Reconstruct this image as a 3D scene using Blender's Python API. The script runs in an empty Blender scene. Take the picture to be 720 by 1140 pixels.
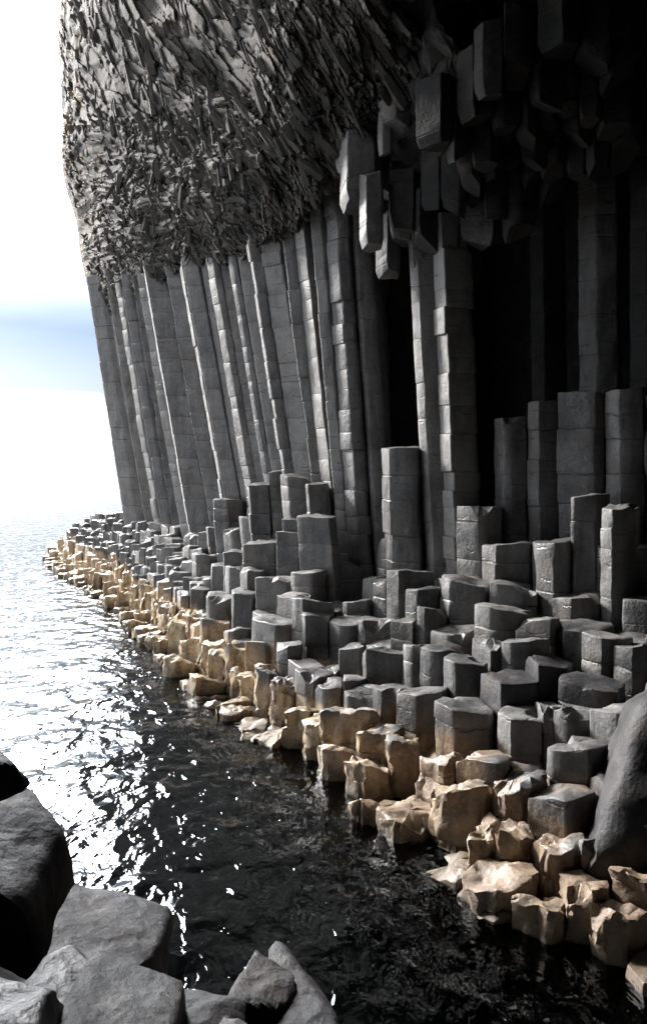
import bpy, bmesh, math, random
import numpy as np
from mathutils import Vector, noise

rng = random.Random(7)
S = bpy.context.scene
COL = S.collection
R = math.radians
F, HC, YH = 950.0, 5.0, 508.0          # focal length in photo pixels, camera height, horizon row

# ---------------------------------------------------------------- camera
cam = bpy.data.cameras.new('camera')
co = bpy.data.objects.new('camera', cam); COL.objects.link(co)
cam.sensor_fit = 'VERTICAL'; cam.sensor_height = 36; cam.lens = 36 * F / 1140
cam.shift_y = -(570 - YH) / 1140
cam.clip_end = 8000; cam.clip_start = 0.1
co.location = (0, 0, HC); co.rotation_euler = (R(90), 0, 0)
S.camera = co

# ---------------------------------------------------------------- light
SUN_AZ, SUN_EL = -50.0, 28.0            # degrees from the view direction (negative = left), height
sd = Vector((math.sin(R(SUN_AZ)) * math.cos(R(SUN_EL)), math.cos(R(SUN_AZ)) * math.cos(R(SUN_EL)), math.sin(R(SUN_EL))))
sl = bpy.data.lights.new('sun', 'SUN'); sl.energy = 4.6; sl.angle = R(11); sl.color = (1, .965, .92)
so = bpy.data.objects.new('sun', sl); COL.objects.link(so)
so.rotation_euler = (-sd).to_track_quat('-Z', 'Y').to_euler()
so.location = (-30, 20, 40)

W = bpy.data.worlds.new('World'); S.world = W; W.use_nodes = True
nt = W.node_tree; nt.nodes.clear()
def nd(nt, t, **k):
    n = nt.nodes.new(t)
    for a, b in k.items():
        if a in n.inputs.keys() if isinstance(a, str) else False: n.inputs[a].default_value = b
        else: setattr(n, a, b)
    return n
def mth(nt, op, a, b=None, clamp=False):
    n = nt.nodes.new('ShaderNodeMath'); n.operation = op; n.use_clamp = clamp
    for i, v in enumerate((a, b)):
        if v is None: continue
        if isinstance(v, (int, float)): n.inputs[i].default_value = v
        else: nt.links.new(v, n.inputs[i])
    return n.outputs[0]
def ramp(nt, src, pts, interp='LINEAR'):
    n = nt.nodes.new('ShaderNodeValToRGB'); n.color_ramp.interpolation = interp
    while len(n.color_ramp.elements) < len(pts): n.color_ramp.elements.new(0.5)
    for e, (p, c) in zip(n.color_ramp.elements, pts):
        e.position = p; e.color = c if len(c) == 4 else (*c, 1)
    nt.links.new(src, n.inputs[0]); return n.outputs[0]
def mixc(nt, f, a, b, mode='MIX'):
    n = nt.nodes.new('ShaderNodeMix'); n.data_type = 'RGBA'; n.blend_type = mode
    for i, v in ((0, f), (6, a), (7, b)):
        if isinstance(v, (int, float)): n.inputs[i].default_value = v
        elif isinstance(v, tuple): n.inputs[i].default_value = v if len(v) == 4 else (*v, 1)
        else: nt.links.new(v, n.inputs[i])
    return n.outputs[2]
def g1(v): return (v, v, v, 1)
tc = nt.nodes.new('ShaderNodeTexCoord')
sky = nt.nodes.new('ShaderNodeTexSky'); sky.sky_type = 'NISHITA'; sky.sun_disc = False
sky.sun_elevation = R(SUN_EL); sky.sun_rotation = R(SUN_AZ); sky.air_density = 1.0; sky.dust_density = 1.5
sep = nt.nodes.new('ShaderNodeSeparateXYZ'); nt.links.new(tc.outputs['Generated'], sep.inputs[0])
mp = nt.nodes.new('ShaderNodeMapping'); mp.inputs['Scale'].default_value = (1.6, 1.6, 9)
nt.links.new(tc.outputs['Generated'], mp.inputs[0])
nz = nt.nodes.new('ShaderNodeTexNoise'); nz.inputs['Scale'].default_value = 2.2; nz.inputs['Detail'].default_value = 6
nt.links.new(mp.outputs[0], nz.inputs['Vector'])
zz = mth(nt, 'ADD', sep.outputs[2], mth(nt, 'MULTIPLY', mth(nt, 'SUBTRACT', nz.outputs[0], .5), .055))
cover = ramp(nt, zz, [(0, g1(.75)), (.012, g1(.95)), (.038, g1(1)), (.07, g1(.06)), (.14, g1(.0)), (.24, g1(.12)), (.36, g1(1))])
vm = nt.nodes.new('ShaderNodeVectorMath'); vm.operation = 'DOT_PRODUCT'
nrmz = nt.nodes.new('ShaderNodeVectorMath'); nrmz.operation = 'NORMALIZE'
nt.links.new(tc.outputs['Generated'], nrmz.inputs[0])
nt.links.new(nrmz.outputs[0], vm.inputs[0])
gl = Vector((math.sin(R(-22)) * math.cos(R(29)), math.cos(R(-22)) * math.cos(R(29)), math.sin(R(29))))
vm.inputs[1].default_value = gl
dd = mth(nt, 'MAXIMUM', vm.outputs['Value'], 0.0)
glow = mth(nt, 'ADD', mth(nt, 'MULTIPLY', mth(nt, 'POWER', dd, 42.0), 540.0), 5.6)
cl = nt.nodes.new('ShaderNodeVectorMath'); cl.operation = 'SCALE'; cl.inputs[0].default_value = (1.0, 1.01, 1.03)
nt.links.new(glow, cl.inputs['Scale'])
skd = mixc(nt, 1.0, sky.outputs[0], (.30, .355, .46), 'MULTIPLY')
skc = mixc(nt, cover, skd, cl.outputs[0])
bg = nt.nodes.new('ShaderNodeBackground'); bg.inputs[1].default_value = 0.10
nt.links.new(skc, bg.inputs[0])
ow = nt.nodes.new('ShaderNodeOutputWorld'); nt.links.new(bg.outputs[0], ow.inputs[0])

S.view_settings.view_transform = 'Standard'; S.view_settings.look = 'None'
S.view_settings.exposure = 1.28; S.view_settings.gamma = 1; S.view_settings.use_curve_mapping = False
S.render.engine = 'CYCLES'; S.cycles.use_denoising = True
S.cycles.max_bounces = 5; S.cycles.diffuse_bounces = 3; S.cycles.glossy_bounces = 3

# ---------------------------------------------------------------- helpers
def tag(o, label=None, cat=None, group=None, kind=None):
    if label: o['label'] = label
    if cat: o['category'] = cat
    if group: o['group'] = group
    if kind: o['kind'] = kind
    return o
def mk(name, verts, faces, mat, smooth=True, ang=32):
    me = bpy.data.meshes.new(name); me.from_pydata([tuple(v) for v in verts], [], faces)
    me.update()
    if smooth:
        me.polygons.foreach_set('use_smooth', [True] * len(me.polygons))
        me.set_sharp_from_angle(angle=R(ang))
    me.materials.append(mat)
    o = bpy.data.objects.new(name, me); COL.objects.link(o)
    return o
def terp(tab):
    xs = [a for a, b in tab]; ys = [b for a, b in tab]
    return lambda x: float(np.interp(x, xs, ys))
def P(px, py, d): return Vector(((px - 360) / F * d, d, HC - (py - YH) / F * d))
def nz3(v, s, oct=3):
    return noise.fractal(Vector(v) * s, 0.8, 2.1, oct)

# ---------------------------------------------------------------- materials
def newmat(name):
    m = bpy.data.materials.new(name); m.use_nodes = True
    return m, m.node_tree, m.node_tree.nodes['Principled BSDF']
def noise_n(t, vec, scale, detail=5, rough=.55, dist=0):
    n = t.nodes.new('ShaderNodeTexNoise'); n.inputs['Scale'].default_value = scale
    n.inputs['Detail'].default_value = detail; n.inputs['Roughness'].default_value = rough
    n.inputs['Distortion'].default_value = dist
    t.links.new(vec, n.inputs['Vector']); return n.outputs[0]
def mapping(t, vec, sc, rot=(0, 0, 0)):
    n = t.nodes.new('ShaderNodeMapping'); n.inputs['Scale'].default_value = sc; n.inputs['Rotation'].default_value = rot
    t.links.new(vec, n.inputs[0]); return n.outputs[0]
def basalt(name, dark=(.045, .045, .048), light=(.12, .118, .118), ochre=True, joints=True, rough=.62, wet=0., speck=.25, streak=True, lichen=0.):
    m, t, b = newmat(name)
    geo = t.nodes.new('ShaderNodeNewGeometry'); pos = geo.outputs['Position']
    oi = t.nodes.new('ShaderNodeObjectInfo')
    big = noise_n(t, pos, 1.3, 4); fine = noise_n(t, pos, 14, 6, .65)
    vs = mapping(t, pos, (3.2, 3.2, .35)); st = noise_n(t, vs, 2.2, 5, .6)
    f = mth(t, 'ADD', mth(t, 'MULTIPLY', big, .45), mth(t, 'ADD', mth(t, 'MULTIPLY', fine, .3), mth(t, 'MULTIPLY', st, .35)))
    f = mth(t, 'ADD', f, mth(t, 'MULTIPLY', mth(t, 'SUBTRACT', oi.outputs['Random'], .5), .22))
    c = ramp(t, f, [(.38, dark), (.68, light)])
    # pale worn speckle
    sp = ramp(t, noise_n(t, pos, 34, 3, .7), [(.6, g1(0)), (.72, g1(1))])
    c = mixc(t, mth(t, 'MULTIPLY', sp, speck), c, (.24, .235, .225))
    tn = ramp(t, noise_n(t, pos, 1.7, 5, .65), [(.5, g1(0)), (.66, g1(1))])
    c = mixc(t, mth(t, 'MULTIPLY', tn, .38), c, (.105, .078, .056))
    tm = ramp(t, noise_n(t, mapping(t, pos, (1, 1, .4)), 2.6, 4, .6), [(.54, g1(0)), (.66, g1(1))])
    c = mixc(t, mth(t, 'MULTIPLY', tm, .45), c, tuple(v * .55 for v in dark))
    if lichen:
        lm = ramp(t, noise_n(t, pos, .9, 5, .7), [(.52, g1(0)), (.62, g1(1))])
        sx = t.nodes.new('ShaderNodeSeparateXYZ'); t.links.new(pos, sx.inputs[0])
        edge = mth(t, 'MULTIPLY', mth(t, 'SUBTRACT', -7.5, sx.outputs[0]), .4, True)
        c = mixc(t, mth(t, 'MULTIPLY', mth(t, 'MULTIPLY', lm, edge), lichen), c, (.26, .17, .10))
    if joints:
        sx = t.nodes.new('ShaderNodeSeparateXYZ'); t.links.new(pos, sx.inputs[0])
        wv = mth(t, 'ADD', sx.outputs[2], mth(t, 'MULTIPLY', big, .5))
        wv = mth(t, 'ADD', wv, mth(t, 'MULTIPLY', oi.outputs['Random'], 3.0))
        fr = mth(t, 'FRACT', mth(t, 'MULTIPLY', wv, 1.75))
        jl = ramp(t, fr, [(0, g1(1)), (.035, g1(0)), (.965, g1(0)), (1, g1(1))])
        jm = ramp(t, noise_n(t, pos, 2.6, 3), [(.5, g1(0)), (.64, g1(1))])
        jl = mth(t, 'MULTIPLY', jl, jm)
        c = mixc(t, mth(t, 'MULTIPLY', jl, .55), c, (.02, .02, .02))
    rr = mth(t, 'ADD', mth(t, 'MULTIPLY', st, .25), rough - .12)
    if ochre: rr = mth(t, 'SUBTRACT', rr, mth(t, 'MULTIPLY', ramp(t, noise_n(t, pos, .7, 4, .6), [(.48, g1(0)), (.6, g1(1))]), .3))
    if ochre:
        sz = t.nodes.new('ShaderNodeSeparateXYZ'); t.links.new(pos, sz.inputs[0])
        # the crust of lichen and weed reaches about a metre above the tide, higher on the exposed point
        h = mth(t, 'ADD', sz.outputs[2], mth(t, 'MULTIPLY', mth(t, 'SUBTRACT', noise_n(t, pos, .9, 6, .66), .5), -2.0))
        h = mth(t, 'ADD', h, mth(t, 'MULTIPLY', mth(t, 'MAXIMUM', mth(t, 'SUBTRACT', sz.outputs[1], 16), 0), -.018))
        om = ramp(t, h, [(.72, g1(1)), (.98, g1(0))])
        n1 = noise_n(t, vs, 1.6, 6, .65)
        oc = ramp(t, n1, [(.28, (.05, .038, .026)), (.40, (.20, .14, .08)), (.48, (.36, .265, .16)), (.6, (.47, .36, .22)), (.72, (.55, .47, .34))])
        pk = ramp(t, noise_n(t, pos, .6, 2), [(.5, g1(0)), (.62, g1(1))])
        oc = mixc(t, mth(t, 'MULTIPLY', pk, .4), oc, (.33, .22, .19))
        oc = mixc(t, ramp(t, noise_n(t, pos, 5.5, 6, .7), [(.5, g1(0)), (.6, g1(.6))]), oc, (.12, .09, .06))
        oc = mixc(t, ramp(t, noise_n(t, pos, 19, 3, .7), [(.58, g1(0)), (.66, g1(.6))]), oc, (.62, .57, .46))
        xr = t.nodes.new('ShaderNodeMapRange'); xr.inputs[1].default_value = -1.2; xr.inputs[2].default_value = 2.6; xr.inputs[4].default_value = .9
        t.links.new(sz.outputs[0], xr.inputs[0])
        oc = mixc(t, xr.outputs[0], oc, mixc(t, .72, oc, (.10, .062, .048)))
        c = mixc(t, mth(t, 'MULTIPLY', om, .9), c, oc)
        # dark weed film right at the water's edge
        wl = ramp(t, mth(t, 'ADD', sz.outputs[2], mth(t, 'MULTIPLY', fine, .2)), [(.16, g1(1)), (.46, g1(0))])
        c = mixc(t, mth(t, 'MULTIPLY', wl, .75), c, (.06, .045, .03))
    t.links.new(c, b.inputs['Base Color'])
    t.links.new(rr, b.inputs['Roughness'])
    b.inputs['Specular IOR Level'].default_value = .45 + wet
    bs = mth(t, 'ADD', mth(t, 'MULTIPLY', fine, .5), mth(t, 'MULTIPLY', noise_n(t, pos, 4.5, 4), .9))
    if joints: bs = mth(t, 'SUBTRACT', bs, mth(t, 'MULTIPLY', jl, .6))
    bp = t.nodes.new('ShaderNodeBump'); bp.inputs['Strength'].default_value = .55; bp.inputs['Distance'].default_value = .06
    t.links.new(bs, bp.inputs['Height']); t.links.new(bp.outputs[0], b.inputs['Normal'])
    return m
M_STEP = basalt('stepped_basalt', (.04, .04, .043), (.16, .158, .156))
M_PILL = basalt('pillar_basalt', (.07, .07, .075), (.21, .208, .205), ochre=False, rough=.6)
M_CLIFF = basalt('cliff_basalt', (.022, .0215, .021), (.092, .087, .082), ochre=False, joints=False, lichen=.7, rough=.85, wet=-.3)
M_CAVE_SHADE = basalt('shaded_cave_basalt', (.010, .010, .010), (.028, .028, .028), ochre=False, joints=False, rough=.8)  # darkened copy of the basalt; the cave's shade is put into its colour
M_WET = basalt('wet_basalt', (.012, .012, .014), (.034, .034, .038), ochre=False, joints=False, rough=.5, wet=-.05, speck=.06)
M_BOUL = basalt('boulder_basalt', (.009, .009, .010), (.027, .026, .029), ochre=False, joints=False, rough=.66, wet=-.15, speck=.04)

# ---------------------------------------------------------------- shore and wall lines (photo column -> row or depth)
yw = terp([(40, 618), (60, 628), (75, 638), (95, 650), (120, 665), (150, 688), (170, 708), (200, 742), (225, 768), (260, 792), (300, 820),
           (350, 850), (400, 888), (430, 915), (470, 938), (500, 965), (550, 1005), (600, 1040), (650, 1065), (700, 1085), (800, 1110)])
yb = terp([(60, 612), (75, 592), (90, 574), (110, 566), (135, 562), (165, 568), (200, 578), (230, 580), (260, 566), (295, 552), (345, 556), (372, 592),
           (400, 612), (440, 597), (480, 582), (520, 570), (560, 562), (600, 558), (640, 554), (720, 547), (800, 540)])
db = terp([(40, 44), (60, 43), (100, 41), (135, 36.5), (165, 32.5), (200, 29), (250, 26), (300, 23.5), (350, 21.5), (400, 20), (450, 18.8),
           (500, 18), (560, 17.3), (640, 16.3), (720, 15.5), (800, 14.8)])
lean = terp([(100, .15), (135, .15), (200, .17), (265, .178), (350, .15), (375, .11), (390, .085), (403, .07), (440, .07), (476, .06), (520, .04), (600, .01), (720, 0)])
def dw(px): return HC * F / (yw(px) - YH)
PW = 1.5
def surf_from_y(px, py):
    t = (yw(px) - py) / (yw(px) - yb(px)); t = max(0., t)
    return dw(px) + (db(px) - dw(px)) * t ** PW
def surf_z(px, d):
    g = max(0., (d - dw(px)) / (db(px) - dw(px))); t = min(1.0, g) ** (1 / PW)
    y = yw(px) + (yb(px) - yw(px)) * t
    return HC - (y - YH) / F * d

# ---------------------------------------------------------------- seeds
class Seed:
    def __init__(s, x, y, z, w=.72, row=0, hero=False, kind='step', lean=0., tilt=0.):
        s.x, s.y, s.z, s.w, s.row, s.hero, s.kind, s.lean, s.tilt = x, y, z, w, row, hero, kind, lean, tilt
        s.top2 = None
    @property
    def px(s): return 360 + F * s.x / s.y
    @property
    def py(s): return YH - F * (s.z - HC) / s.y
seeds = []
NROW = 8
for k in range(NROW):
    g = (k + .25) / NROW
    pts = []
    px = 62.0
    while px < 790:
        d = dw(px) + (db(px) - dw(px)) * g
        pts.append(((px - 360) / F * d, d, px)); px += 1
    acc = rng.random() * .6; last = pts[0]
    for p in pts[1:]:
        acc += math.hypot(p[0] - last[0], p[1] - last[1]); last = p
        sp = .58 if k > 1 else .5
        if acc >= sp:
            acc = 0 - rng.uniform(-.1, .12)
            jx, jy = rng.uniform(-.1, .1), rng.uniform(-.1, .1)
            x, y = p[0] + jx, p[1] + jy
            z = surf_z(360 + F * x / y, y)
            amp = .30 if p[2] > 225 else .13
            z += rng.uniform(-amp, amp) * 1.1 - .08
            if k == 0: z = rng.uniform(-.05, .32)
            seeds.append(Seed(x, y, z, .56, k))
# columns measured in the photograph: column, row of the top, width, (depth)
HERO = [(628, 602, 62), (693, 607, 60), (568, 605, 46), (516, 646, 46), (474, 655, 34), (478, 676, 36), (560, 676, 48), (520, 594, 48), (478, 596, 36),
        (495, 576, 44), (414, 602, 26), (440, 600, 30), (437, 644, 32), (418, 642, 22), (376, 626, 46), (343, 636, 26), (311, 643, 40), (285, 634, 22),
        (248, 628, 20), (268, 630, 22), (228, 617, 20), (387, 690, 48), (357, 684, 30), (348, 668, 36), (326, 662, 24), (302, 690, 46), (320, 716, 26),
        (432, 724, 42), (396, 718, 22), (467, 718, 32), (493, 720, 26), (520, 733, 38), (570, 752, 60), (606, 736, 46), (657, 758, 56), (676, 706, 40),
        (712, 716, 36), (640, 786, 42), (610, 786, 32), (585, 794, 42), (470, 768, 42), (519, 783, 50), (433, 764, 26), (408, 772, 28), (425, 812, 26),
        (443, 822, 20), (411, 850, 36), (491, 846, 36), (538, 842, 46), (517, 874, 56), (580, 868, 44), (626, 882, 56), (572, 922, 34), (620, 938, 44),
        (672, 942, 42), (652, 982, 46), (606, 1000, 36), (704, 966, 46), (692, 1012, 40), (545, 925, 28),
        (600, 690, 36), (585, 712, 40), (545, 714, 34), (455, 690, 24), (400, 668, 24), (420, 690, 26), (372, 760, 26), (350, 748, 26), (390, 755, 22),
        (335, 790, 26), (360, 800, 26), (380, 830, 24), (285, 715, 22), (262, 720, 22), (240, 690, 22), (222, 655, 20)]
for px, py, w in HERO:
    d = surf_from_y(px, py); v = P(px, py, d)
    seeds.append(Seed(v.x, v.y, v.z, w * d / F, -1, True))
# the heap of stumps against the wall and the raised tier at the back of the cave: column, row, width, offset from the wall line
HEAP = [(311, 524, 20, -.45), (297, 538, 40, -1.0), (275, 537, 26, -.6), (337, 530, 32, -.6), (355, 538, 24, -.75), (258, 556, 28, -.75), (284, 577, 26, -1.4), (240, 587, 20, -.8),
        (263, 588, 24, -1.4), (292, 602, 50, -2.1), (331, 578, 32, -1.6), (356, 574, 42, -1.8), (322, 592, 24, -2.3),
        (572, 465, 34, -.2), (608, 451, 44, .1), (655, 440, 50, -.15), (702, 434, 50, -.1), (704, 514, 52, -.95), (655, 552, 38, -1.1), (622, 562, 38, -1.2),
        (583, 562, 38, -1.1), (690, 564, 28, -1.6), (535, 564, 40, -.8), (742, 440, 44, -.1), (452, 498, 52, -.45)]
for px, py, w, off in HEAP:
    d = db(px) + off - (.3 if px < 365 else 0); v = P(px, py, d)
    seeds.append(Seed(v.x, v.y, v.z, w * d / F, -2, True, lean=lean(px) if py < 590 else 0))
# the tall pillars of the wall: base column, offset, width, row of the top, label
PILL = [(149, -.05, 27, 342, 'broad smooth grey pillar at the seaward corner of the cliff, against the sky'),
        (167, .15, 14, 336, 'narrow dark grey pillar just right of the broad corner pillar'),
        (178, .3, 11, 332, 'thin dark pillar in the shade left of the first bright rib'),
        (187, -.24, 12, 328, 'thin pale ribbed pillar, first bright rib from the seaward corner'),
        (198, .2, 11, 324, 'thin grey pillar touching the right side of the first bright rib'),
        (208, .0, 12, 320, 'narrow grey pillar bordering the broad dark panel on its left'),
        (223, .1, 20, 314, 'left half of the broad flat dark panel in the wall'),
        (241, .1, 18, 308, 'right half of the broad flat dark panel in the wall'),
        (255, -.24, 13, 300, 'pale knobbly jointed pillar right of the broad dark panel'),
        (267, -.15, 13, 296, 'tall pale smooth pillar ending above the left side of the stump heap'),
        (278, .4, 12, 294, 'dark recessed pillar above the left side of the stump heap'),
        (288, -.1, 12, 290, 'thin grey pillar with one bright edge left of a dark cleft'),
        (299, .5, 11, 288, 'pillar lost in the dark cleft above the stump heap'),
        (308, -.2, 11, 286, 'thin pale pillar directly above the top of the stump heap'),
        (319, .1, 12, 285, 'narrow shaded pillar just right of the heap top'),
        (333, -.24, 16, 283, 'wide pale jointed pillar with a dark cleft on its left'),
        (349, .05, 16, 272, 'flat mid grey pillar with many short cross joints'),
        (364, .0, 15, 262, 'flat pillar between the cross jointed one and the bright vertical edge'),
        (377, -.24, 13, 248, 'pillar with the brightest vertical edge, right of the stump heap'),
        (390, -.15, 13, 236, 'pillar with a thin pale edge, second left of the dark cave'),
        (403, -.24, 15, 222, 'heavily cross jointed pillar at the left edge of the dark cave'),
        (425, .4, 16, 280, 'dark set back pillar just inside the cave, left of the short block'),
        (489, -.15, 34, 300, 'dark pillar with a thin bright left edge, alone in the cave mouth'),
        (514, -.4, 20, 305, 'pillar with pale stacked joints down its left side, right of the bright edged dark pillar'),
        (612, 2.6, 26, 240, 'faint grey pillar deep in the black recess of the cave'),
        (668, 1.5, 34, 220, 'wide faint grey pillar standing behind the raised blocks on the right'),
        (722, 1.3, 26, 220, 'faint pillar at the right edge behind the raised blocks')]
for px, off, w, pt, lab in PILL:
    if px < 410: off *= .62
    d = db(px) + off
    z = P(px, pt, d).z + 1.2
    s = Seed((px - 360) / F * d, d, z, w * d / F, -3, True, 'pillar', lean(px)); s.label = lab
    seeds.append(s)
# drop loose seeds that crowd a measured one
heroes = [s for s in seeds if s.hero]
keep = []
for s in seeds:
    if not s.hero:
        if any(math.hypot(s.x - h.x, s.y - h.y) < .2 + .44 * h.w for h in heroes): continue
        # not taller than what stands behind it in the photograph allows
        for h in heroes:
            if h.kind == 'step' and abs(s.px - h.px) < 16 and 0 < h.y - s.y < 2.2 and s.py < h.py + 24: 
                s.z = HC - (h.py + 26 - YH) / F * s.y
        for h in heroes:
            wp = h.w * F / h.y
            if h.kind == 'step' and wp > 36 and abs(s.px - h.px) < .5 * wp + 6 and .2 < h.y - s.y < 2.6:
                lim = HC - (h.py + 1.0 * wp - YH) / F * s.y
                if s.z > lim: s.z = max(lim, .1) + rng.uniform(-.06, .06)
    keep.append(s)
# thin measured ones that coincide
out = []
keep.sort(key=lambda s: s.kind != 'pillar')
for s in keep:
    if s.hero and any(o.hero and math.hypot(s.x - o.x, s.y - o.y) < ((.2 if s.kind == 'pillar' else .38) if o.kind == 'pillar' else .28) for o in out): continue
    out.append(s)
seeds = out
rest = [s for s in seeds if not s.hero]
def clip(poly, nx, ny, c):
    res = []
    for i in range(len(poly)):
        a, b = poly[i], poly[(i + 1) % len(poly)]
        da, d2 = nx * a[0] + ny * a[1] - c, nx * b[0] + ny * b[1] - c
        if da <= 0: res.append(a)
        if (da < 0 < d2) or (d2 < 0 < da):
            k = da / (da - d2); res.append((a[0] + (b[0] - a[0]) * k, a[1] + (b[1] - a[1]) * k))
    return res
def cell(s):
    rad = max(.40, s.w * .70) if s.hero else .56
    if s.kind == 'hang': rad = .45
    if s.kind == 'pillar': rad = max(.40, s.w * (.88 if s.px < 410 else .7))
    a0 = rng.random() * 6.28; n = 6 if rng.random() < .6 else (5 if rng.random() < .5 else 7)
    if s.kind == 'pillar' or (s.hero and s.px > 420 and s.z > 1.1): a0 = rng.uniform(-.13, .13); n = 6
    poly = [(s.x + rad * math.cos(a0 + i * 2 * math.pi / n + rng.uniform(-.12, .12)), s.y + rad * math.sin(a0 + i * 2 * math.pi / n)) for i in range(n)]
    for o in seeds:
        if o is s: continue
        dx, dy = o.x - s.x, o.y - s.y; L = math.hypot(dx, dy)
        if L > 1.9 or L < 1e-4: continue
        wk = s.w / (s.w + o.w) if (s.hero or o.hero) else .5
        wk = min(.62, max(.38, wk))
        nx, ny = dx / L, dy / L
        cpl = clip(poly, nx, ny, nx * s.x + ny * s.y + L * wk - .008)
        if len(cpl) >= 3: poly = cpl
    # merge tiny edges
    pp = []
    for p in poly:
        if not pp or math.hypot(p[0] - pp[-1][0], p[1] - pp[-1][1]) > .07: pp.append(p)
    if len(pp) > 3 and math.hypot(pp[0][0] - pp[-1][0], pp[0][1] - pp[-1][1]) < .07: pp.pop()
    return pp if len(pp) >= 3 else poly
def column_mesh(poly, zb, zt, cx, cy, lean_=0., leanz=3., rough=.015, seed=0, step=.16, tilt=(0, 0), crown=.0, joint=.0, side=.2, erode=0.):
    n = len(poly); ring = []; jr = random.Random(seed)
    for i in range(n):                       # worn corners and points along each side
        a, b, c = poly[i - 1], poly[i], poly[(i + 1) % n]
        la = math.hypot(a[0] - b[0], a[1] - b[1]); lc = math.hypot(c[0] - b[0], c[1] - b[1])
        ch = min(jr.uniform(.008, .024) + erode * .5, la * .2, lc * .2)
        ring.append((b[0] + (a[0] - b[0]) / la * ch, b[1] + (a[1] - b[1]) / la * ch))
        ring.append((b[0] + (c[0] - b[0]) / lc * ch, b[1] + (c[1] - b[1]) / lc * ch))
        m = max(1, int(lc / side))
        for j in range(1, m + 1):
            k = j / (m + 1); ring.append((b[0] + (c[0] - b[0]) * k, b[1] + (c[1] - b[1]) * k))
    N = len(ring); V = []; Fc = []
    # joints: the shaft is a stack of drums that do not quite line up
    js = []; z = zb + jr.uniform(.2, .7)
    while z < zt - .22:
        js.append(z); z += jr.uniform(.32, .95)
    def off(): return (jr.uniform(-joint, joint), jr.uniform(-joint, joint), 1 + jr.uniform(-joint, joint) * 1.2)
    specs = []; cur = (0, 0, 1); lo = zb
    for zj in js + [zt - .03]:
        m = max(1, int((zj - lo) / step))
        for k in range(m + (0 if zj != zt - .03 else 1)):
            specs.append((lo + (zj - lo) * k / m + (.022 if k == 0 and lo != zb else 0), 1.0, cur))
        if zj != zt - .03:
            specs.append((zj - .02, 1.0, cur)); specs.append((zj - .004, .975, cur)); cur = off(); specs.append((zj + .004, .975, cur))
        lo = zj
    specs += [(zt - .008, .985, cur), (zt, .945, cur), (zt + .006, .7, cur), (zt, .35, cur)]
    # a chipped corner or two at the top
    chips = []
    for _ in range(jr.choice((0, 1, 1, 2))):
        q = ring[jr.randrange(N)]; chips.append((q[0], q[1], jr.uniform(.1, .22), jr.uniform(.05, .16)))
    so_ = Vector((seed * 3.1, 0, 0))
    for z, sc, so3 in specs:
        ttop = 1.0 if z > zt - .3 else 0
        for x, y in ring:
            X = cx + (x - cx) * sc * so3[2] + so3[0]; Y = cy + (y - cy) * sc * so3[2] + so3[1]
            Z = z + ttop * (tilt[0] * (x - cx) + tilt[1] * (y - cy))
            nv = Vector((X, Y, Z)) + so_
            q = noise.noise_vector(nv * 2.0) * rough * 1.2 + noise.noise_vector(nv * 8.0) * rough * .9
            if erode:
                rx, ry = X - cx, Y - cy; L = math.hypot(rx, ry) + 1e-6
                f = noise.fractal(Vector((nv.x * 8, nv.y * 8, nv.z * 4.5)), .6, 2.2, 4)
                g = -abs(noise.noise(Vector((nv.x * 4.4, nv.y * 4.4, nv.z * 1.6)))) * 1.0
                e = (f * .8 + g) * erode * sc; q.x += rx / L * e; q.y += ry / L * e
                q.z += noise.noise(nv * 9) * erode * .5
            if crown and z > zt - .35: q.z += noise.noise(nv * 4.0) * crown
            if z > zt - .2:
                for hx, hy, hr, hd in chips:
                    dd_ = math.hypot(X - hx, Y - hy)
                    if dd_ < hr: q.z -= hd * (1 if dd_ < hr * .6 else .5)
            X += q.x; Y += q.y; Z += q.z
            if lean_ and Z > leanz - 3: X -= lean_ * (Z - leanz)
            V.append((X, Y, Z))
    rows = len(specs)
    for r in range(rows - 1):
        for i in range(N):
            j = (i + 1) % N; Fc.append((r * N + i, r * N + j, (r + 1) * N + j, (r + 1) * N + i))
    c = len(V); zc = sum(V[(rows - 1) * N + i][2] for i in range(N)) / N
    xc = sum(V[(rows - 1) * N + i][0] for i in range(N)) / N; yc = sum(V[(rows - 1) * N + i][1] for i in range(N)) / N
    V.append((xc, yc, zc))
    for i in range(N): Fc.append(((rows - 1) * N + i, (rows - 1) * N + (i + 1) % N, c))
    return V, Fc

def signed(poly): return sum(poly[i - 1][0] * p[1] - p[0] * poly[i - 1][1] for i, p in enumerate(poly))
def facing_origin(V, ox, oy, oz): return [(a - ox, b - oy, c - oz) for a, b, c in V]
cols = []
for i, s in enumerate(seeds):
    poly = cell(s)
    if signed(poly) < 0: poly = poly[::-1]
    s.poly = poly
    s.cx = sum(p[0] for p in poly) / len(poly); s.cy = sum(p[1] for p in poly) / len(poly)
    s.idx = i

# pillars
for s in seeds:
    if s.kind != 'pillar': continue
    zb = 1.0
    base = HC - (yb(s.px) - YH) / F * s.y
    V, Fc = column_mesh(s.poly, zb, s.z, s.cx, s.cy, s.lean, base, .011, s.idx, .2, joint=.03 if ('joint' in s.label or 'rib' in s.label) else .009)
    o = mk('basalt_pillar', facing_origin(V, s.cx, s.cy, zb), Fc, M_CAVE_SHADE if s.label.startswith('faint') and 'wide' not in s.label else M_PILL, ang=28); o.location = (s.cx, s.cy, zb)  # faint deep pillars take the basalt with shade in its colour
    tag(o, s.label, 'rock pillar', 'tall basalt pillars of the cliff wall', 'thing')

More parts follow.
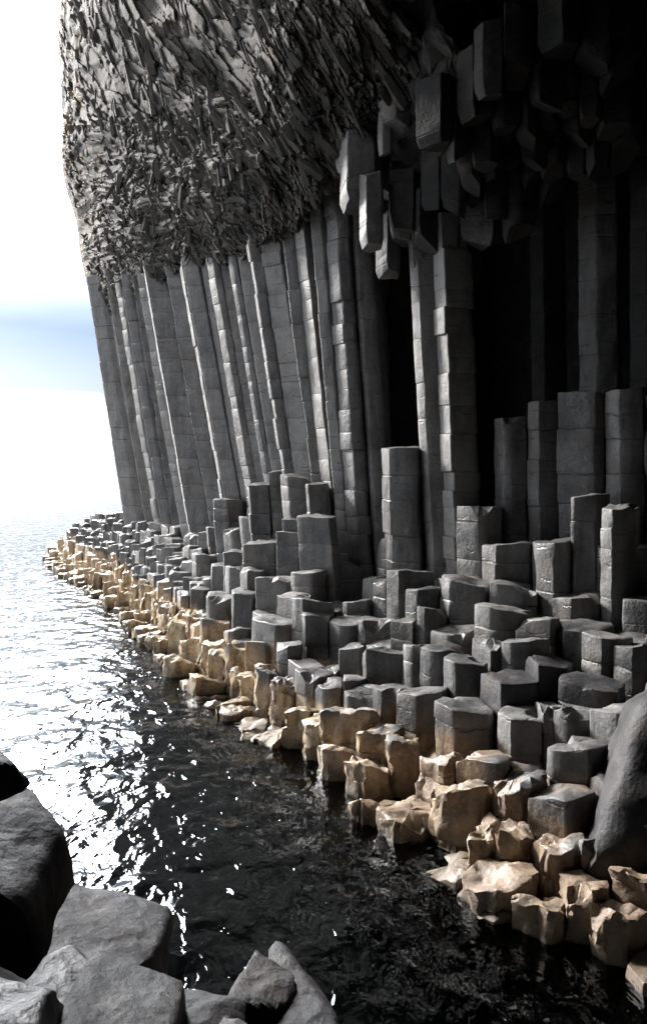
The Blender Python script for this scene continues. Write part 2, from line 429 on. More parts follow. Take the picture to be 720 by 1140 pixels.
# stepped columns: rows counted up from the water, sections named after what stands above them
SECT = [(0, 'on far seaward point', 84), (1, 'just left of cliff corner', 132),
        (2, 'below broad corner pillar', 166), (3, 'below bright ribbed pillars', 206), (4, 'below broad dark wall panel', 250),
        (5, "below stump heap's left side", 292), (6, "below stump heap's right side", 340), (7, 'below wide cross jointed pillar', 384),
        (8, "below dark cave's left edge", 428), (9, 'below block in cave mouth', 472), (10, 'below bright edged dark pillar', 516),
        (11, 'below black recess', 562), (12, 'below leftmost raised back block', 606), (13, 'below tallest raised block', 652),
        (14, 'at right edge of picture', 9999)]
steps = [s for s in seeds if s.kind == 'step']
vis = [s for s in steps if -10 < s.px < 735 and s.z > -.2]
vis.sort(key=lambda s: -(s.w * F / s.y) * (2 if s.hero else 1))
indiv = vis[:296]; ids = set(id(s) for s in indiv); loose = [s for s in steps if id(s) not in ids]
ORD = ['first', 'second', 'third', 'fourth', 'fifth', 'sixth', 'seventh', 'eighth', 'ninth', 'tenth', 'eleventh', 'twelfth', 'thirteenth', 'fourteenth', 'fifteenth', 'sixteenth', 'seventeenth', 'eighteenth', 'nineteenth', 'twentieth']
HEAPLAB = {(311, 524): 'tall narrow stump at the very top of the heap against the wall',
 (297, 538): 'dark fronted tall block near the top of the stump heap', (275, 537): 'grey block at the upper left of the stump heap',
 (337, 530): 'pale topped block at the upper right of the stump heap', (355, 538): 'narrow block at the far right of the stump heap, touching the jointed pillar',
 (258, 556): 'small grey block leaning on the wall left of the stump heap', (284, 577): 'low grey block at the middle of the stump heap',
 (240, 587): 'small stump at the left foot of the stump heap', (263, 588): 'small upright stump at the left foot of the heap, beside a smaller one',
 (292, 602): 'wide broken grey block in front of the stump heap', (331, 578): 'grey block joined to the left of the big black fronted block',
 (356, 574): 'big black fronted block on the right of the stump heap', (322, 592): 'small pale stump between the wide broken block and the black fronted block',
 (572, 465): 'leftmost raised block at the back, with a pale narrow left face', (608, 451): 'second raised block at the back, dark with a grey left edge',
 (655, 440): 'tallest raised block at the back, with a pale left face and black front', (702, 434): 'wide black raised block at the right edge of the back tier',
 (704, 514): 'rounded dark block below the wide black raised block', (655, 552): 'dark block at the foot of the tallest raised block',
 (622, 562): 'black fronted block between two grey ones, left of the tallest raised block', (583, 562): 'pale grey block below the leftmost raised block',
 (690, 564): 'small grey stump at the right, under the rounded dark block', (535, 564): 'pale block at the foot of the pillar with stacked joints',
 (742, 440): 'block cut by the right edge of the view on the back tier', (452, 498): 'short flat topped dark block standing in the cave mouth'}
HLAB = {(628, 602): 'largest upright dark grey column with a rounded top, right of the middle',
 (693, 607): 'huge black fronted column at the right, beside the largest grey one', (568, 605): 'square dark grey column left of the largest one',
 (516, 646): 'wide flat grey column with a pale foot, in the middle of the steps', (560, 676): 'short black fronted column with a thin pale rim',
 (570, 752): 'grey column with a shining wet top and a black right side', (606, 736): 'low column with a bright wet top beside the other shining one',
 (657, 758): 'wide dark column with a smooth flat top left of the grey boulder', (585, 794): 'upright brown grey column with a pale left edge near the boulder',
 (517, 874): 'large sunlit tan block with a black right side above the dark water', (580, 868): 'tan wedge shaped block with a bright slanting top',
 (626, 882): 'big brownish block with a black hollow on its right, left of the grey boulder', (652, 982): 'tall rounded tan rock by the water at the lower right',
 (411, 850): 'narrow tan block with a black front at the water, left of the pool edge', (387, 690): 'tall grey column with a wide flat top, half way up the steps',
 (432, 724): 'black fronted column with a pale rim on the edge of the tan band', (302, 690): 'grey column with a broken rubbly top above the tan band',
 (376, 626): 'wide grey column right of the big black fronted block', (538, 842): 'flat pale slab like block behind the large sunlit tan block',
 (519, 783): 'brown column with a crusty top and dark front', (470, 768): 'wide smooth brown column with a domed top',
 (320, 716): 'upright tan and grey column standing out of the tan band', (495, 576): 'thin topped slab like block at the foot of the bright edged pillar',
 (478, 676): 'small black fronted cube like column in the middle of the steps'}
heromap = {}
for px, py, w, off in HEAP: heromap[(px, py)] = HEAPLAB[(px, py)]
for k, v in HLAB.items(): heromap[k] = v
seenlab = set(); buckets = {}
for s in indiv:
    s.lab = None
    for (hx, hy), v in heromap.items():
        if s.hero and abs(s.px - hx) < 1.5 and abs(s.py - hy) < 1.5 and v not in seenlab:
            s.lab = v; seenlab.add(v); break
    if s.lab is None:
        sec = next(i for i, (q, n, lim) in enumerate(SECT) if s.px < lim)
        g = (s.y - dw(s.px)) / (db(s.px) - dw(s.px)); row = min(7, max(0, int(g * 8)))
        buckets.setdefault((sec, row), []).append(s)
ROWN = ['waterline row', 'second row', 'third row', 'fourth row', 'fifth row', 'sixth row', 'seventh row', 'top row']
print({k: len(v) for k, v in sorted(buckets.items())})
for (sec, row), L in buckets.items():
    L.sort(key=lambda s: s.px)
    for i, s in enumerate(L):
        col = 'tan crusted' if s.z < .75 else ('brown grey' if s.z < 1.15 else 'dark grey')
        wpx = s.w * F / s.y
        n = '' if len(L) == 1 else f'{ORD[i]} from left '
        s.lab = f'{col} column, {n}in {ROWN[row]}, {SECT[sec][1]}'
for s in indiv:
    ochre = s.z < .95 + max(0, s.y - 16) * .03
    zb = max(-1.2, s.z - 3.6)
    tl = (rng.uniform(-.14, .14), rng.uniform(-.16, .1))
    if ochre: tl = (rng.uniform(-.2, .2), rng.uniform(-.3, .1))
    V, Fc = column_mesh(s.poly, zb, s.z, s.cx, s.cy, s.lean * .5, 3, .03 if ochre else .013, s.idx, .075 if ochre else .15,
                        tilt=tl, crown=.06 if ochre else .03, joint=.03 if ochre else .014,
                        side=.085 if ochre else .2, erode=.075 if ochre else 0)
    mat = M_WET if any(abs(s.px - a) < 2 and abs(s.py - b) < 2 for a, b in ((570, 752), (606, 736), (657, 758))) else M_STEP
    o = mk('basalt_column', facing_origin(V, s.cx, s.cy, zb), Fc, mat, ang=38 if ochre else 30); o.location = (s.cx, s.cy, zb)
    tag(o, s.lab, 'basalt column', 'stepped basalt columns of the causeway', 'thing')
AV, AF = [], []
for s in loose:
    zb = -1.2
    V, Fc = column_mesh(s.poly, zb, s.z, s.cx, s.cy, 0, 3, .04, s.idx, .2, crown=.06)
    b = len(AV); AV += V; AF += [tuple(i + b for i in f) for f in Fc]
if AV:
    o = mk('low_basalt_stumps', AV, AF, M_STEP); tag(o, 'low half drowned column stumps along the water and beyond the picture edge', 'rock', kind='stuff')

# ---------------------------------------------------------------- rock body under and behind the columns
V, Fc = [], []
pxs = [62 + i * 6 for i in range(124)]
prof = [(-.08, -1.3), (-.02, -.5), (.03, -.15)] + [(g / 10, None) for g in range(1, 11)]
for px in pxs:
    for g, z in prof:
        d = dw(px) + (db(px) - dw(px)) * g
        zz_ = surf_z(px, d) - .8 if z is None else z
        x = (px - 360) / F * d
        V.append((x, d, zz_ + nz3((x, d, 0), 1.5) * .12))
n = len(prof)
for i in range(len(pxs) - 1):
    for j in range(n - 1):
        Fc.append((i * n + j, (i + 1) * n + j, (i + 1) * n + j + 1, i * n + j + 1))
tag(mk('rock_shelf', V, Fc, M_STEP), 'dark rock shelf in the gaps between the stepped columns', 'rock', kind='structure')

# cliff body behind the pillars
V, Fc = [], []
px_list = [146 + i * 4 for i in range(68)]
zl = [-.5 + i * .4 for i in range(34)]
for px in px_list:
    d = db(px) + .55; base = HC - (yb(px) - YH) / F * d
    for z in zl:
        x = (px - 360) / F * d - (lean(px) * (z - base) if z > 0 else 0)
        q = nz3((px * .06, d, z * .2), 1.0) * .18
        V.append((x, d + q, z))
n = len(zl)
for i in range(len(px_list) - 1):
    for j in range(n - 1): Fc.append((i * n + j, (i + 1) * n + j, (i + 1) * n + j + 1, i * n + j + 1))
# left flank running back from the corner
b0 = len(V)
for k in range(1, 8):
    for z in zl:
        px = 147 + k * .6; d = db(146) + .55 + k * 4
        V.append(((px - 360) / F * d - .15 * max(0, z - 3), d, z))
for j in range(n - 1): Fc.append((j, j + 1, b0 + j + 1, b0 + j))
for k in range(6):
    for j in range(n - 1): a = b0 + k * n + j; Fc.append((a, a + 1, a + n + 1, a + n))
tag(mk('cliff_face', V, Fc, M_PILL), 'dark rock in the clefts behind the tall pillars', 'cliff', kind='structure')

# ---------------------------------------------------------------- overhanging cliff
Lp = terp([(-320, 58), (0, 66), (60, 66), (130, 70), (170, 69), (210, 74), (250, 86), (285, 91), (320, 99), (345, 106), (362, 110)])
Bf = terp([(60, 362), (110, 360), (130, 346), (150, 332), (180, 312), (210, 298), (250, 292), (285, 280), (300, 270), (330, 250), (365, 212), (400, 190), (430, 150),
           (465, 105), (500, 55), (530, 5), (600, -110)])
def od(px, py):
    pb = px + .165 * max(0, 565 - py) * .9
    bott = Bf(px) - py
    bul = .5 + 1.3 * (1 - math.exp(-max(0, bott) / 90.)) + max(0, bott) * .0022
    rim = max(0., 1 - (px - Lp(py)) / 55.)            # the corner rounds away to seaward
    return db(min(pb, 700)) - bul * (1 - .3 * rim) + rim ** 2 * 1.3
LB = terp([(-400, -3), (60, 2.2), (160, 6.2), (420, 26), (600, 40)])
NU, NV = 520, 460
V, Fc = [], []
for iv in range(NV):
    v = iv / (NV - 1)
    for iu in range(NU):
        u = iu / (NU - 1)
        px = 62 + 540 * u; py = 0
        for _ in range(3):
            py = -320 + (Bf(px) + 320) * v
            L = Lp(py); px = L + (600 - L) * u
        jag = (nz3((px * .05, 3, 0), 1, 4)) * 14 * max(0, v - .9) * 10
        py += jag
        d = od(px, py); p = P(px, py, d)
        sl = .18 + .32 * min(1, max(0, (px - 90) / 200))      # slant of the curved small columns
        a = px - sl * (py + 300) + 9 * math.sin(py / 120. + px / 160.); bq = py + px * .2
        ch = min(1, max(0, (py - 60) / 160)) * min(1, max(.25, 1.3 - px / 400)); ch = max(ch, .8 * max(0, 1 - (px - Lp(py)) / 45))
        wx = noise.noise(Vector((px * .035, py * .03, 11))); wy = noise.noise(Vector((px * .03, py * .035, 17)))
        aa = a + wx * (1.5 + 10 * ch); bl = LB(bq) + wy * (.15 + .8 * ch)
        r1 = 1 - abs(noise.noise(Vector((a * .04, bq * .008, 1)))) * 2
        dist, pts = noise.voronoi(Vector((aa * .17, bl * 1.25, .5)))
        c0 = pts[0]; hv = noise.cell_vector(c0 * 7.3)
        loc = (Vector((aa * .17, bl * 1.25, .5)) - c0)
        blk = (hv[0] * .26) + loc.x * (hv[1]) * .30 + loc.y * hv[2] * .12 - max(0, .09 - (dist[1] - dist[0])) * 1.6
        d2_, p2_ = noise.voronoi(Vector((aa * .3 + 40, bl * 2.6, .5)))
        h2 = noise.cell_vector(p2_[0] * 5.1); l2 = Vector((aa * .3 + 40, bl * 2.6, .5)) - p2_[0]
        blk2 = h2[0] * .13 + l2.x * h2[1] * .16 + l2.y * h2[2] * .14
        dep = r1 * .55 * (1 - .4 * ch) + blk + blk2 * (.6 + .8 * ch) + noise.noise(Vector((px * .014, py * .014, 2))) * 1.0 + noise.noise(Vector((px * .03, py * .03, 5))) * .4
        fade = min(1, (px - Lp(py)) / 12 + .25)
        V.append(p + Vector((-.15, -1, 0)) * dep * fade * .62)
for j in range(NV - 1):
    for i in range(NU - 1):
        a = j * NU + i; Fc.append((a, a + NU, a + NU + 1, a + 1))
# underside and the inner edge turn back into the hill
last = (NV - 1) * NU; b0 = len(V)
for k in (1, 2, 3):
    for i in range(NU):
        p = V[last + i]; V.append((p[0] * (1 + .0), p[1] + k * 1.3, p[2] + .1 * k + noise.noise(Vector((i * .2, k, 0))) * .25))
prev = last
for k in range(3):
    for i in range(NU - 1): Fc.append((prev + i, b0 + k * NU + i, b0 + k * NU + i + 1, prev + i + 1))
    prev = b0 + k * NU
# seaward flank
b1 = len(V)
for k in range(1, 5):
    for j in range(NV):
        p = V[j * NU]; d = p[1] + k * 4
        V.append(((p[0]) / p[1] * d * .985 + k * .4, d, p[2] + (p[2] - HC) * .02 * k))
prevs = [j * NU for j in range(NV)]
for k in range(4):
    cur = [b1 + k * NV + j for j in range(NV)]
    for j in range(NV - 1): Fc.append((prevs[j], cur[j], cur[j + 1], prevs[j + 1]))
    prevs = cur
# small broken curved columns standing proud of the face
def shard(p, ax, ln, w, rr, V, Fc):
    ax = ax.normalized(); s1 = ax.cross(Vector((.3, -1, .1))).normalized(); s2 = ax.cross(s1)
    k = rr.choice((4, 5, 5)); b = len(V); a0 = rr.random() * 6
    for h, sc in ((-.5, .75), (.25, 1), (.5, .8)):
        for i in range(k):
            a = a0 + i * 2 * math.pi / k
            V.append(p + ax * (h * ln + (rr.uniform(-.12, .12) * w * 2 if abs(h) == .5 else 0)) + (s1 * math.cos(a) + s2 * math.sin(a) * .8) * w * sc * rr.uniform(.8, 1.1))
    for r in range(2):
        for i in range(k):
            j = (i + 1) % k; Fc.append((b + r * k + i, b + r * k + j, b + (r + 1) * k + j, b + (r + 1) * k + i))
    Fc.append(tuple(b + i for i in range(k))[::-1]); Fc.append(tuple(b + 2 * k + i for i in range(k)))
rs = random.Random(21); cnt = 0
while cnt < 2200:
    u, v = rs.random(), rs.random(); iu, iv = int(u * (NU - 2)) + 1, int(v * (NV - 3)) + 1
    if iv < 100: continue
    p = Vector(V[iv * NU + iu]); px = 360 + F * p.x / p.y; py = YH - F * (p.z - HC) / p.y
    if px < Lp(py) + 5: continue
    chaos = min(1, max(0, (py - 90) / 150)) * min(1, max(.15, 1.25 - px / 420)) + (.35 if px < 110 else 0)
    sl = .22 + .34 * min(1, max(0, (px - 80) / 220))
    sl += .25 * math.sin(px / 60. + py / 75.) * .5
    if rs.random() > .12 + chaos * .9: continue
    ax = Vector((sl, rs.uniform(-.12, .2), -1)) + Vector((rs.uniform(-1, 1), rs.uniform(-.6, .6), rs.uniform(-1, 1))) * (chaos * 1.1 + .12)
    ln = (.8 - .42 * min(1, chaos)) * rs.uniform(.3, 1.2); w = (.028 + .12 * rs.random() ** 3) * (1.2 - .3 * min(1, chaos))
    shard(p + Vector((-.02, rs.uniform(.0, .12), 0)), ax, ln, w, rs, V, Fc); cnt += 1
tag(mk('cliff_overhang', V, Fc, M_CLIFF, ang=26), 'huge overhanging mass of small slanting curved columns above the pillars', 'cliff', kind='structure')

# ---------------------------------------------------------------- cave: back wall, roof, and unseen rock around the camera that keeps sky light out
def sheet(name, fn, nu, nv, mat, lab, amp=.4, sc=.5):
    V, Fc = [], []
    for j in range(nv):
        for i in range(nu):
            p = fn(i / (nu - 1), j / (nv - 1)); q = noise.noise_vector(p * sc) * amp + noise.noise_vector(p * sc * 4) * amp * .3
            V.append(p + q)
    for j in range(nv - 1):
        for i in range(nu - 1): a = j * nu + i; Fc.append((a, a + 1, a + nu + 1, a + nu))
    o = mk(name, V, Fc, mat); tag(o, lab, 'cave', kind='structure'); return o
backd = terp([(360, 22.6), (405, 22.2), (430, 22), (470, 22.5), (530, 24), (620, 22), (680, 19.5), (780, 18)])
def fb(u, v):
    px = 352 + 450 * u; d = backd(px); return Vector(((px - 360) / F * d + .12 * math.sin(px / 6.), d, -.5 + 16 * v))
sheet('cave_wall', fb, 90, 60, M_CAVE_SHADE, 'black back wall of the cave', .25, .6)
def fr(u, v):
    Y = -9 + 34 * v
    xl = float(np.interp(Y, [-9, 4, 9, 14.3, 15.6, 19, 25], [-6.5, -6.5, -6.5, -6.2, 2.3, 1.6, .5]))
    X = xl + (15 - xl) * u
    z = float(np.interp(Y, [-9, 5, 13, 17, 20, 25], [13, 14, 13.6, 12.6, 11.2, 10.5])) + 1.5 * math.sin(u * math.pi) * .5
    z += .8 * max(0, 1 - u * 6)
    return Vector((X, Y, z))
sheet('cave_roof', fr, 60, 90, M_CAVE_SHADE, 'black roof of the cave', .5, .45)  # the part over the camera is unseen, widened to shut out sky light
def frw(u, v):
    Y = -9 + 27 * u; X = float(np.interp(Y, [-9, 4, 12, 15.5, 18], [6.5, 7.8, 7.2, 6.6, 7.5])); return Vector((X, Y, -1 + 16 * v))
sheet('unseen_side_wall', frw, 60, 40, M_CAVE_SHADE, 'unseen side wall of the cave, put in to block sky light', .4, .5)  # out of view, added to darken the cave
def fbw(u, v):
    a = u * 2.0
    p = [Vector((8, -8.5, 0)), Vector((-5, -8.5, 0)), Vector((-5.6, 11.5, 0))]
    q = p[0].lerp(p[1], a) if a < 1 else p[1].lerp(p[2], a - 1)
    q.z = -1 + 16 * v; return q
sheet('unseen_rear_wall', fbw, 50, 30, M_CAVE_SHADE, 'unseen rock wall around the viewer, extended to block sky light', .4, .5)  # out of view; run forward on the left to cut off sky light

# hanging broken column ends under the arch
STUB = [(402, 188, 226, 46, 17.7, 'pale angular block hanging at the top of the jointed pillar'),
        (414, 232, 276, 26, 17.3, 'pale square column end hanging left in the cave mouth'),
        (466, 48, 112, 26, 16.5, 'longest pale column end hanging high under the arch'),
        (500, 32, 108, 15, 16.3, 'narrow grey column end right of the longest pale one'),
        (531, 8, 54, 13, 17.0, 'small pale pointed column end highest under the arch'),
        (442, 92, 146, 34, 16.9, 'broad grey column end below and left of the longest pale one'),
        (429, 132, 172, 16, 17.0, 'thin pale column end at the middle of the arch edge'),
        (531, 234, 274, 36, 17.4, 'square dark grey column end in the middle of the cave roof'),
        (574, 192, 240, 40, 17.2, 'large dark column end furthest right in the cave roof'),
        (450, 222, 272, 24, 18.0, 'dark column end right of the pale square one'),
        (471, 262, 298, 26, 17.9, 'rounded grey column end just above the bright edged dark pillar'),
        (436, 272, 306, 18, 18.2, 'small pale edged column end low in the cave mouth'),
        (520, 292, 312, 30, 17.6, 'low column end capping the pillar with stacked joints'),
        (482, 206, 240, 24, 17.8, 'dark column end high between the two groups'),
        (311, 244, 274, 28, 22.0, 'bright broken column end under the overhang above the wall'),
        (273, 252, 290, 24, 23.6, 'grey block under the overhang left of the bright broken one'),
        (192, 296, 322, 10, 28.0, 'small pale column end under the overhang above the broad dark panel'),
        (340, 226, 258, 22, 21.0, 'dark block under the overhang right of the bright broken one'),
        (500, 248, 290, 22, 17.9, 'dark column end left of the square one in the cave roof'),
        (552, 214, 262, 24, 17.5, 'dark column end between the square one and the large right one'),
        (460, 160, 200, 24, 18.2, 'dark column end under the broad grey one'),
        (425, 176, 214, 22, 18.6, 'grey column end right of the pale angular block'),
        (606, 168, 214, 26, 17.6, 'faint column end right of the large dark one'),
        (505, 140, 190, 34, 17.8, 'faint dark block in the roof above the square column end'),
        (388, 160, 196, 26, 18.1, 'grey column end on the arch edge above the pale angular block'),
        (405, 120, 168, 22, 17.9, 'slanting grey column end on the arch edge, left of the thin pale one')]
seeds_save = seeds; hang = []
for px, y0, y1, w, d, lab in STUB:
    v = P(px, y1, d); q = Seed(v.x, v.y, v.z, w * d / F, 0, True, 'hang'); q.label = lab; q.d0 = P(px, y0, d).z; hang.append(q)
far_y = terp([(385, 205), (402, 226), (414, 276), (436, 304), (471, 300), (500, 292), (531, 276), (574, 242), (606, 216), (650, 185), (720, 140), (800, 100)])
rim_x = terp([(-60, 560), (0, 540), (54, 524), (110, 480), (160, 435), (200, 400), (300, 400)])
rh = random.Random(5)
for jy in range(11):
    for ix in range(17):
        x = .6 + ix * .43 + (jy % 2) * .21 + rh.uniform(-.1, .1); y = 14.6 + jy * .4 + rh.uniform(-.1, .1)
        px = 360 + F * x / y
        if px < 395 or px > 790: continue
        g = min(1, max(0, (y - 13.2) / (db(px) - .5 - 13.2)))
        if y > db(px) - .35: continue
        py = -40 + (far_y(px) + 40) * g + rh.uniform(-16, 22)
        if px < rim_x(py) + 34: continue
        if any(math.hypot(h.x - x, h.y - y) < .2 + .42 * h.w for h in hang if h.hero): continue
        v = P(px, py, y); q = Seed(v.x, v.y, v.z, .42, 0, False, 'hang')
        if v.z > HC + (YH + 25) / F * y or px > 690 or g < .46: continue
        q.label = None; q.row = jy; q.d0 = v.z + .5; hang.append(q)
def fsof(u, v):
    px = 425 + 330 * u; y = 15.4 + (db(px) + .4 - 15.4) * v; g = min(1, max(0, (y - 13.2) / (db(px) - .5 - 13.2)))
    r = rim_x(-40 + (far_y(max(px, 402)) + 40) * g)
    py = -40 + (far_y(max(px, 402)) + 40) * g - 52 - max(0, r + 60 - px) * 1.3
    return P(px, py, y)
sheet('broken_roof', fsof, 110, 60, M_CAVE_SHADE, 'black underside of the cave roof from which the column ends hang', .3, 1.8)
rows_ = sorted(set(q.row for q in hang if not q.hero), reverse=True)
for r_i, r_ in enumerate(rows_):
    for c_i, q in enumerate(sorted((q for q in hang if not q.hero and q.row == r_), key=lambda q: q.px)):
        q.label = f'black column end in cave roof, {ORD[c_i]} from left, {ORD[r_i]} row from the back'
seeds = hang
for k, q in enumerate(hang):
    rr = random.Random(100 + k); poly = cell(q)
    if signed(poly) < 0: poly = poly[::-1]
    free = q.px < rim_x(q.py) + 20 or q.y > 19.5
    if free:
        n = rr.choice((5, 6)); a0 = rr.random() * 6; wd = q.w * .56
        poly = [(q.x + wd * math.cos(a0 + i * 2 * math.pi / n), q.y + wd * math.sin(a0 + i * 2 * math.pi / n)) for i in range(n)]
    poly = [(x - q.x, y - q.y) for x, y in poly]
    top = (q.d0 - q.z + ((.7 if q.px < 440 else .4) if free else .7))
    V, Fc = column_mesh(poly, 0, top, 0, 0, 0, 0, .014, k + 500, .14)
    V2 = []; tx, ty = (rr.uniform(-.45, .45), rr.uniform(-.5, .2)) if q.hero else (rr.uniform(-.9, .9), rr.uniform(-.9, .5))
    for x, y, z in V:                           # broken lower end: tapered and slanting
        e = max(0, 1 - z / .22); x *= 1 - .18 * e * e; y *= 1 - .18 * e * e
        V2.append((x, y, z + (tx * x + ty * y) * max(0, 1 - z / .9)))
    f0 = Fc[0]; N = f0[3] - f0[0]
    Fc.append(tuple(range(N))[::-1])
    o = mk('hanging_column_end', V2, Fc, M_PILL if q.hero and (q.px < 440 or 'pale' in q.label or 'grey' in q.label) else M_CAVE_SHADE, ang=28); o.location = (q.x, q.y, q.z)  # dark roof ends take the basalt with shade painted in
    tag(o, q.label, 'rock', 'broken column ends hanging under the arch' if q.hero else 'black column ends of the cave roof', 'thing')
seeds = seeds_save

# ---------------------------------------------------------------- boulders
def boulder(name, c, size, seed, mat, lab, npts=13, bev=.045, rotz=0., amp=.03, cut=None, grp=None, taper=0.):
    rr = random.Random(seed); bm = bmesh.new()
    bmesh.ops.create_icosphere(bm, subdivisions=5, radius=1)
    pl = []
    for i in range(npts):
        z = rr.uniform(-1, 1); a = rr.random() * 6.283; r = math.sqrt(1 - z * z)
        pl.append((Vector((r * math.cos(a), r * math.sin(a), z)), rr.uniform(.72, .95)))
    for ax in ((1, 0, 0), (-1, 0, 0), (0, -1, 0), (0, 0, 1)):
        pl.append(((Vector(ax) + Vector((rr.uniform(-.2, .2), rr.uniform(-.2, .2), rr.uniform(-.2, .2)))).normalized(), .86 if not cut else cut))
    K = 1.6 / bev
    for v in bm.verts:
        dr = v.co.normalized(); acc = 0.
        for n_, d_ in pl:
            c_ = dr.dot(n_)
            if c_ > .05: acc += (c_ / d_) ** K
        v.co = dr * (acc ** (-1 / K) if acc > 0 else 1.2)
    lo = [min(v.co[k] for v in bm.verts) for k in range(3)]; hi = [max(v.co[k] for v in bm.verts) for k in range(3)]
    for v in bm.verts: v.co = Vector([((v.co[k] - lo[k]) / (hi[k] - lo[k]) - .5) * size[k] for k in range(3)])
    for v in bm.verts: k_ = v.co.z / size[2] + .5; v.co.x = (v.co.x + size[0] * .5 * (1 if taper < 0 else -0.)) * (1 - abs(taper) * k_) - size[0] * .5 * (1 if taper < 0 else 0.) if taper <= 0 else size[0] * .5 - (size[0] * .5 - v.co.x) * (1 - taper * k_)
    bm.normal_update()
    for v in bm.verts:
        w = Vector(v.co) + Vector((seed * 1.7, 0, 0))
        v.co += v.normal * (noise.fractal(w * 2.2, .9, 2, 4) * amp * .9 + noise.noise(w * 14) * amp * .18)
    me = bpy.data.meshes.new(name); bm.to_mesh(me); bm.free()
    me.polygons.foreach_set('use_smooth', [True] * len(me.polygons)); me.set_sharp_from_angle(angle=R(38))
    me.materials.append(mat)
    o = bpy.data.objects.new(name, me); COL.objects.link(o); o.location = c; o.rotation_euler = (0, 0, rotz)
    tag(o, lab, 'boulder', grp); return o
BG = 'dark boulders at the lower left'
def bb(x0, y0, x1, y1, d, depth, seed, mat, lab, name='boulder', grp=BG, **k):
    c = P((x0 + x1) / 2, (y0 + y1) / 2, d); return boulder(name, c, ((x1 - x0) * d / F, depth, (y1 - y0) * d / F), seed, mat, lab, grp=grp, **k)
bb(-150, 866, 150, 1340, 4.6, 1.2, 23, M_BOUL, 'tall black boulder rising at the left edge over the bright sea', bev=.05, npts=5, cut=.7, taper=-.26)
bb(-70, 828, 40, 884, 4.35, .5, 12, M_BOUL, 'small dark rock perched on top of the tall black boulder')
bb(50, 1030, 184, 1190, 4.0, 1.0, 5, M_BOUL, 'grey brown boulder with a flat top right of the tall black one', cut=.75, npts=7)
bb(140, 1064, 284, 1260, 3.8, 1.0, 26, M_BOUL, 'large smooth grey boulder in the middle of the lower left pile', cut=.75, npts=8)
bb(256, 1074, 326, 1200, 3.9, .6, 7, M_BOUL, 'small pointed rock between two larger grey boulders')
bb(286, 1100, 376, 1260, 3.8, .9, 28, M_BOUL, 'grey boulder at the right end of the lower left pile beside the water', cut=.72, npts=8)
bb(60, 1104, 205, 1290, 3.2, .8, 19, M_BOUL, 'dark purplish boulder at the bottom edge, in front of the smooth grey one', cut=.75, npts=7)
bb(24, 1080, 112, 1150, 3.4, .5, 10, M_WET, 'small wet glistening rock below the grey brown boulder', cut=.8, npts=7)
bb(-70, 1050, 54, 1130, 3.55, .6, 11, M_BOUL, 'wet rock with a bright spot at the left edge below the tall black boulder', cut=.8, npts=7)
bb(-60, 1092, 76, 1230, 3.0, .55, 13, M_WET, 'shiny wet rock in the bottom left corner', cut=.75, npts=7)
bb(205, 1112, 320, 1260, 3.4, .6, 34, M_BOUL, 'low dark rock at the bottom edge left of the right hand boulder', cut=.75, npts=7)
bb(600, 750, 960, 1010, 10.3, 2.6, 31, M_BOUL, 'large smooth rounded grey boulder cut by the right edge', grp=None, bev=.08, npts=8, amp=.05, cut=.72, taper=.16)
def led(u, v):
    X = -4.2 + 4.6 * u; Y = -7 + 12.3 * v
    e = max(0, (Y - 4.2)) * 2.4 + max(0, X + .2) * 2.2
    return Vector((X, Y, 2.05 - e - .25 * max(0, 2.5 - 0)))
sheet('rock_ledge', led, 40, 60, M_BOUL, 'rock ledge the viewer stands on', .15, 1.2)

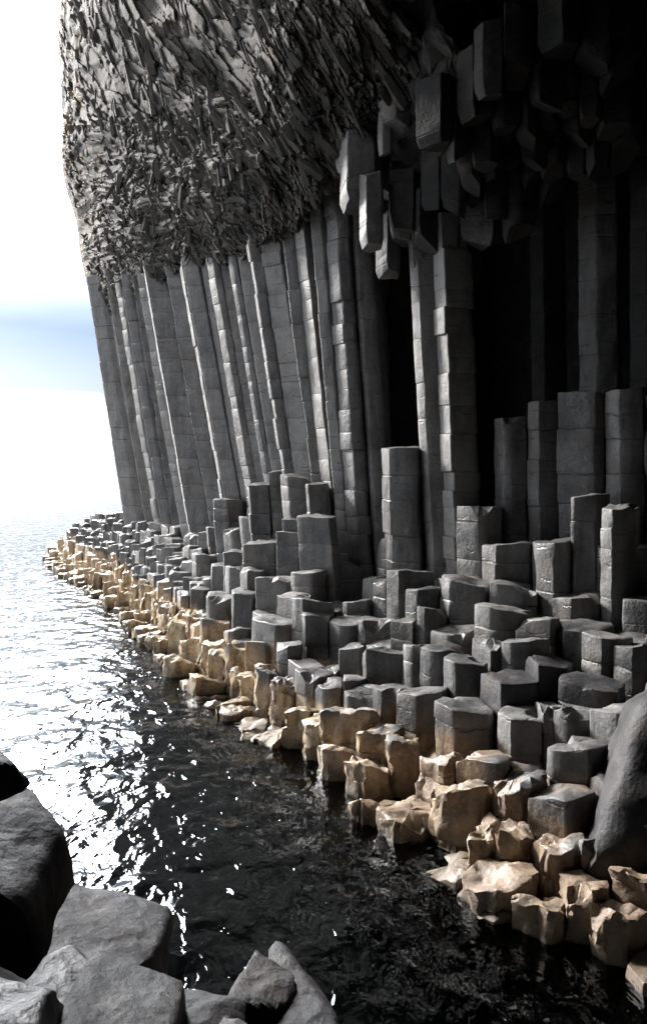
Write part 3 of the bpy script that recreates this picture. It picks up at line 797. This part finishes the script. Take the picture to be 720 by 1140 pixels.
# ---------------------------------------------------------------- water
m, t, b = newmat('sea_water')
t.nodes.remove(b)
geo = t.nodes.new('ShaderNodeNewGeometry'); pos = geo.outputs['Position']
n1 = noise_n(t, mapping(t, pos, (1.0, .8, 1)), 1.1, 2, .5, .4)
n2 = noise_n(t, mapping(t, pos, (1.2, .75, 1), (0, 0, .4)), 3.1, 3, .45, .5)
n3 = noise_n(t, pos, 11, 2, .5)
h = mth(t, 'ADD', mth(t, 'MULTIPLY', n1, 1.0), mth(t, 'ADD', mth(t, 'MULTIPLY', n2, .42), mth(t, 'MULTIPLY', n3, .025)))
bp = t.nodes.new('ShaderNodeBump'); bp.inputs['Strength'].default_value = 1.0; bp.inputs['Distance'].default_value = .125
sy = t.nodes.new('ShaderNodeSeparateXYZ'); t.links.new(pos, sy.inputs[0])
mr = t.nodes.new('ShaderNodeMapRange'); mr.inputs[1].default_value = 14; mr.inputs[2].default_value = 45; mr.inputs[3].default_value = 1; mr.inputs[4].default_value = .5
t.links.new(sy.outputs[1], mr.inputs[0]); t.links.new(mth(t, 'MULTIPLY', h, mr.outputs[0]), bp.inputs['Height'])
gls = t.nodes.new('ShaderNodeBsdfGlossy'); gls.inputs['Roughness'].default_value = .06; gls.inputs['Color'].default_value = (.95, .98, 1, 1)
t.links.new(bp.outputs[0], gls.inputs['Normal'])
fz = t.nodes.new('ShaderNodeFresnel'); fz.inputs['IOR'].default_value = 1.34; t.links.new(bp.outputs[0], fz.inputs['Normal'])
tr = t.nodes.new('ShaderNodeBsdfTransparent'); tr.inputs['Color'].default_value = (.30, .36, .36, 1)
mx = t.nodes.new('ShaderNodeMixShader'); t.links.new(fz.outputs[0], mx.inputs[0]); t.links.new(tr.outputs[0], mx.inputs[1]); t.links.new(gls.outputs[0], mx.inputs[2])
t.links.new(mx.outputs[0], t.nodes['Material Output'].inputs['Surface'])
M_SEA = m
me_v = [(-4000, -60, 0), (4000, -60, 0), (4000, 7000, 0), (-4000, 7000, 0)]
tag(mk('sea_water', me_v, [(0, 1, 2, 3)], M_SEA, smooth=False), 'rippled sea, white with sky light on the left and black under the cliff', 'water', kind='structure')
mb, t, b = newmat('seabed'); b.inputs['Base Color'].default_value = (.012, .016, .018, 1); b.inputs['Roughness'].default_value = 1
tag(mk('seabed', [(x, y, -1.6) for x, y, z in me_v], [(0, 1, 2, 3)], mb, smooth=False), 'dark sea bed', 'ground', kind='structure')
print('columns', len(indiv), 'loose', len(loose))
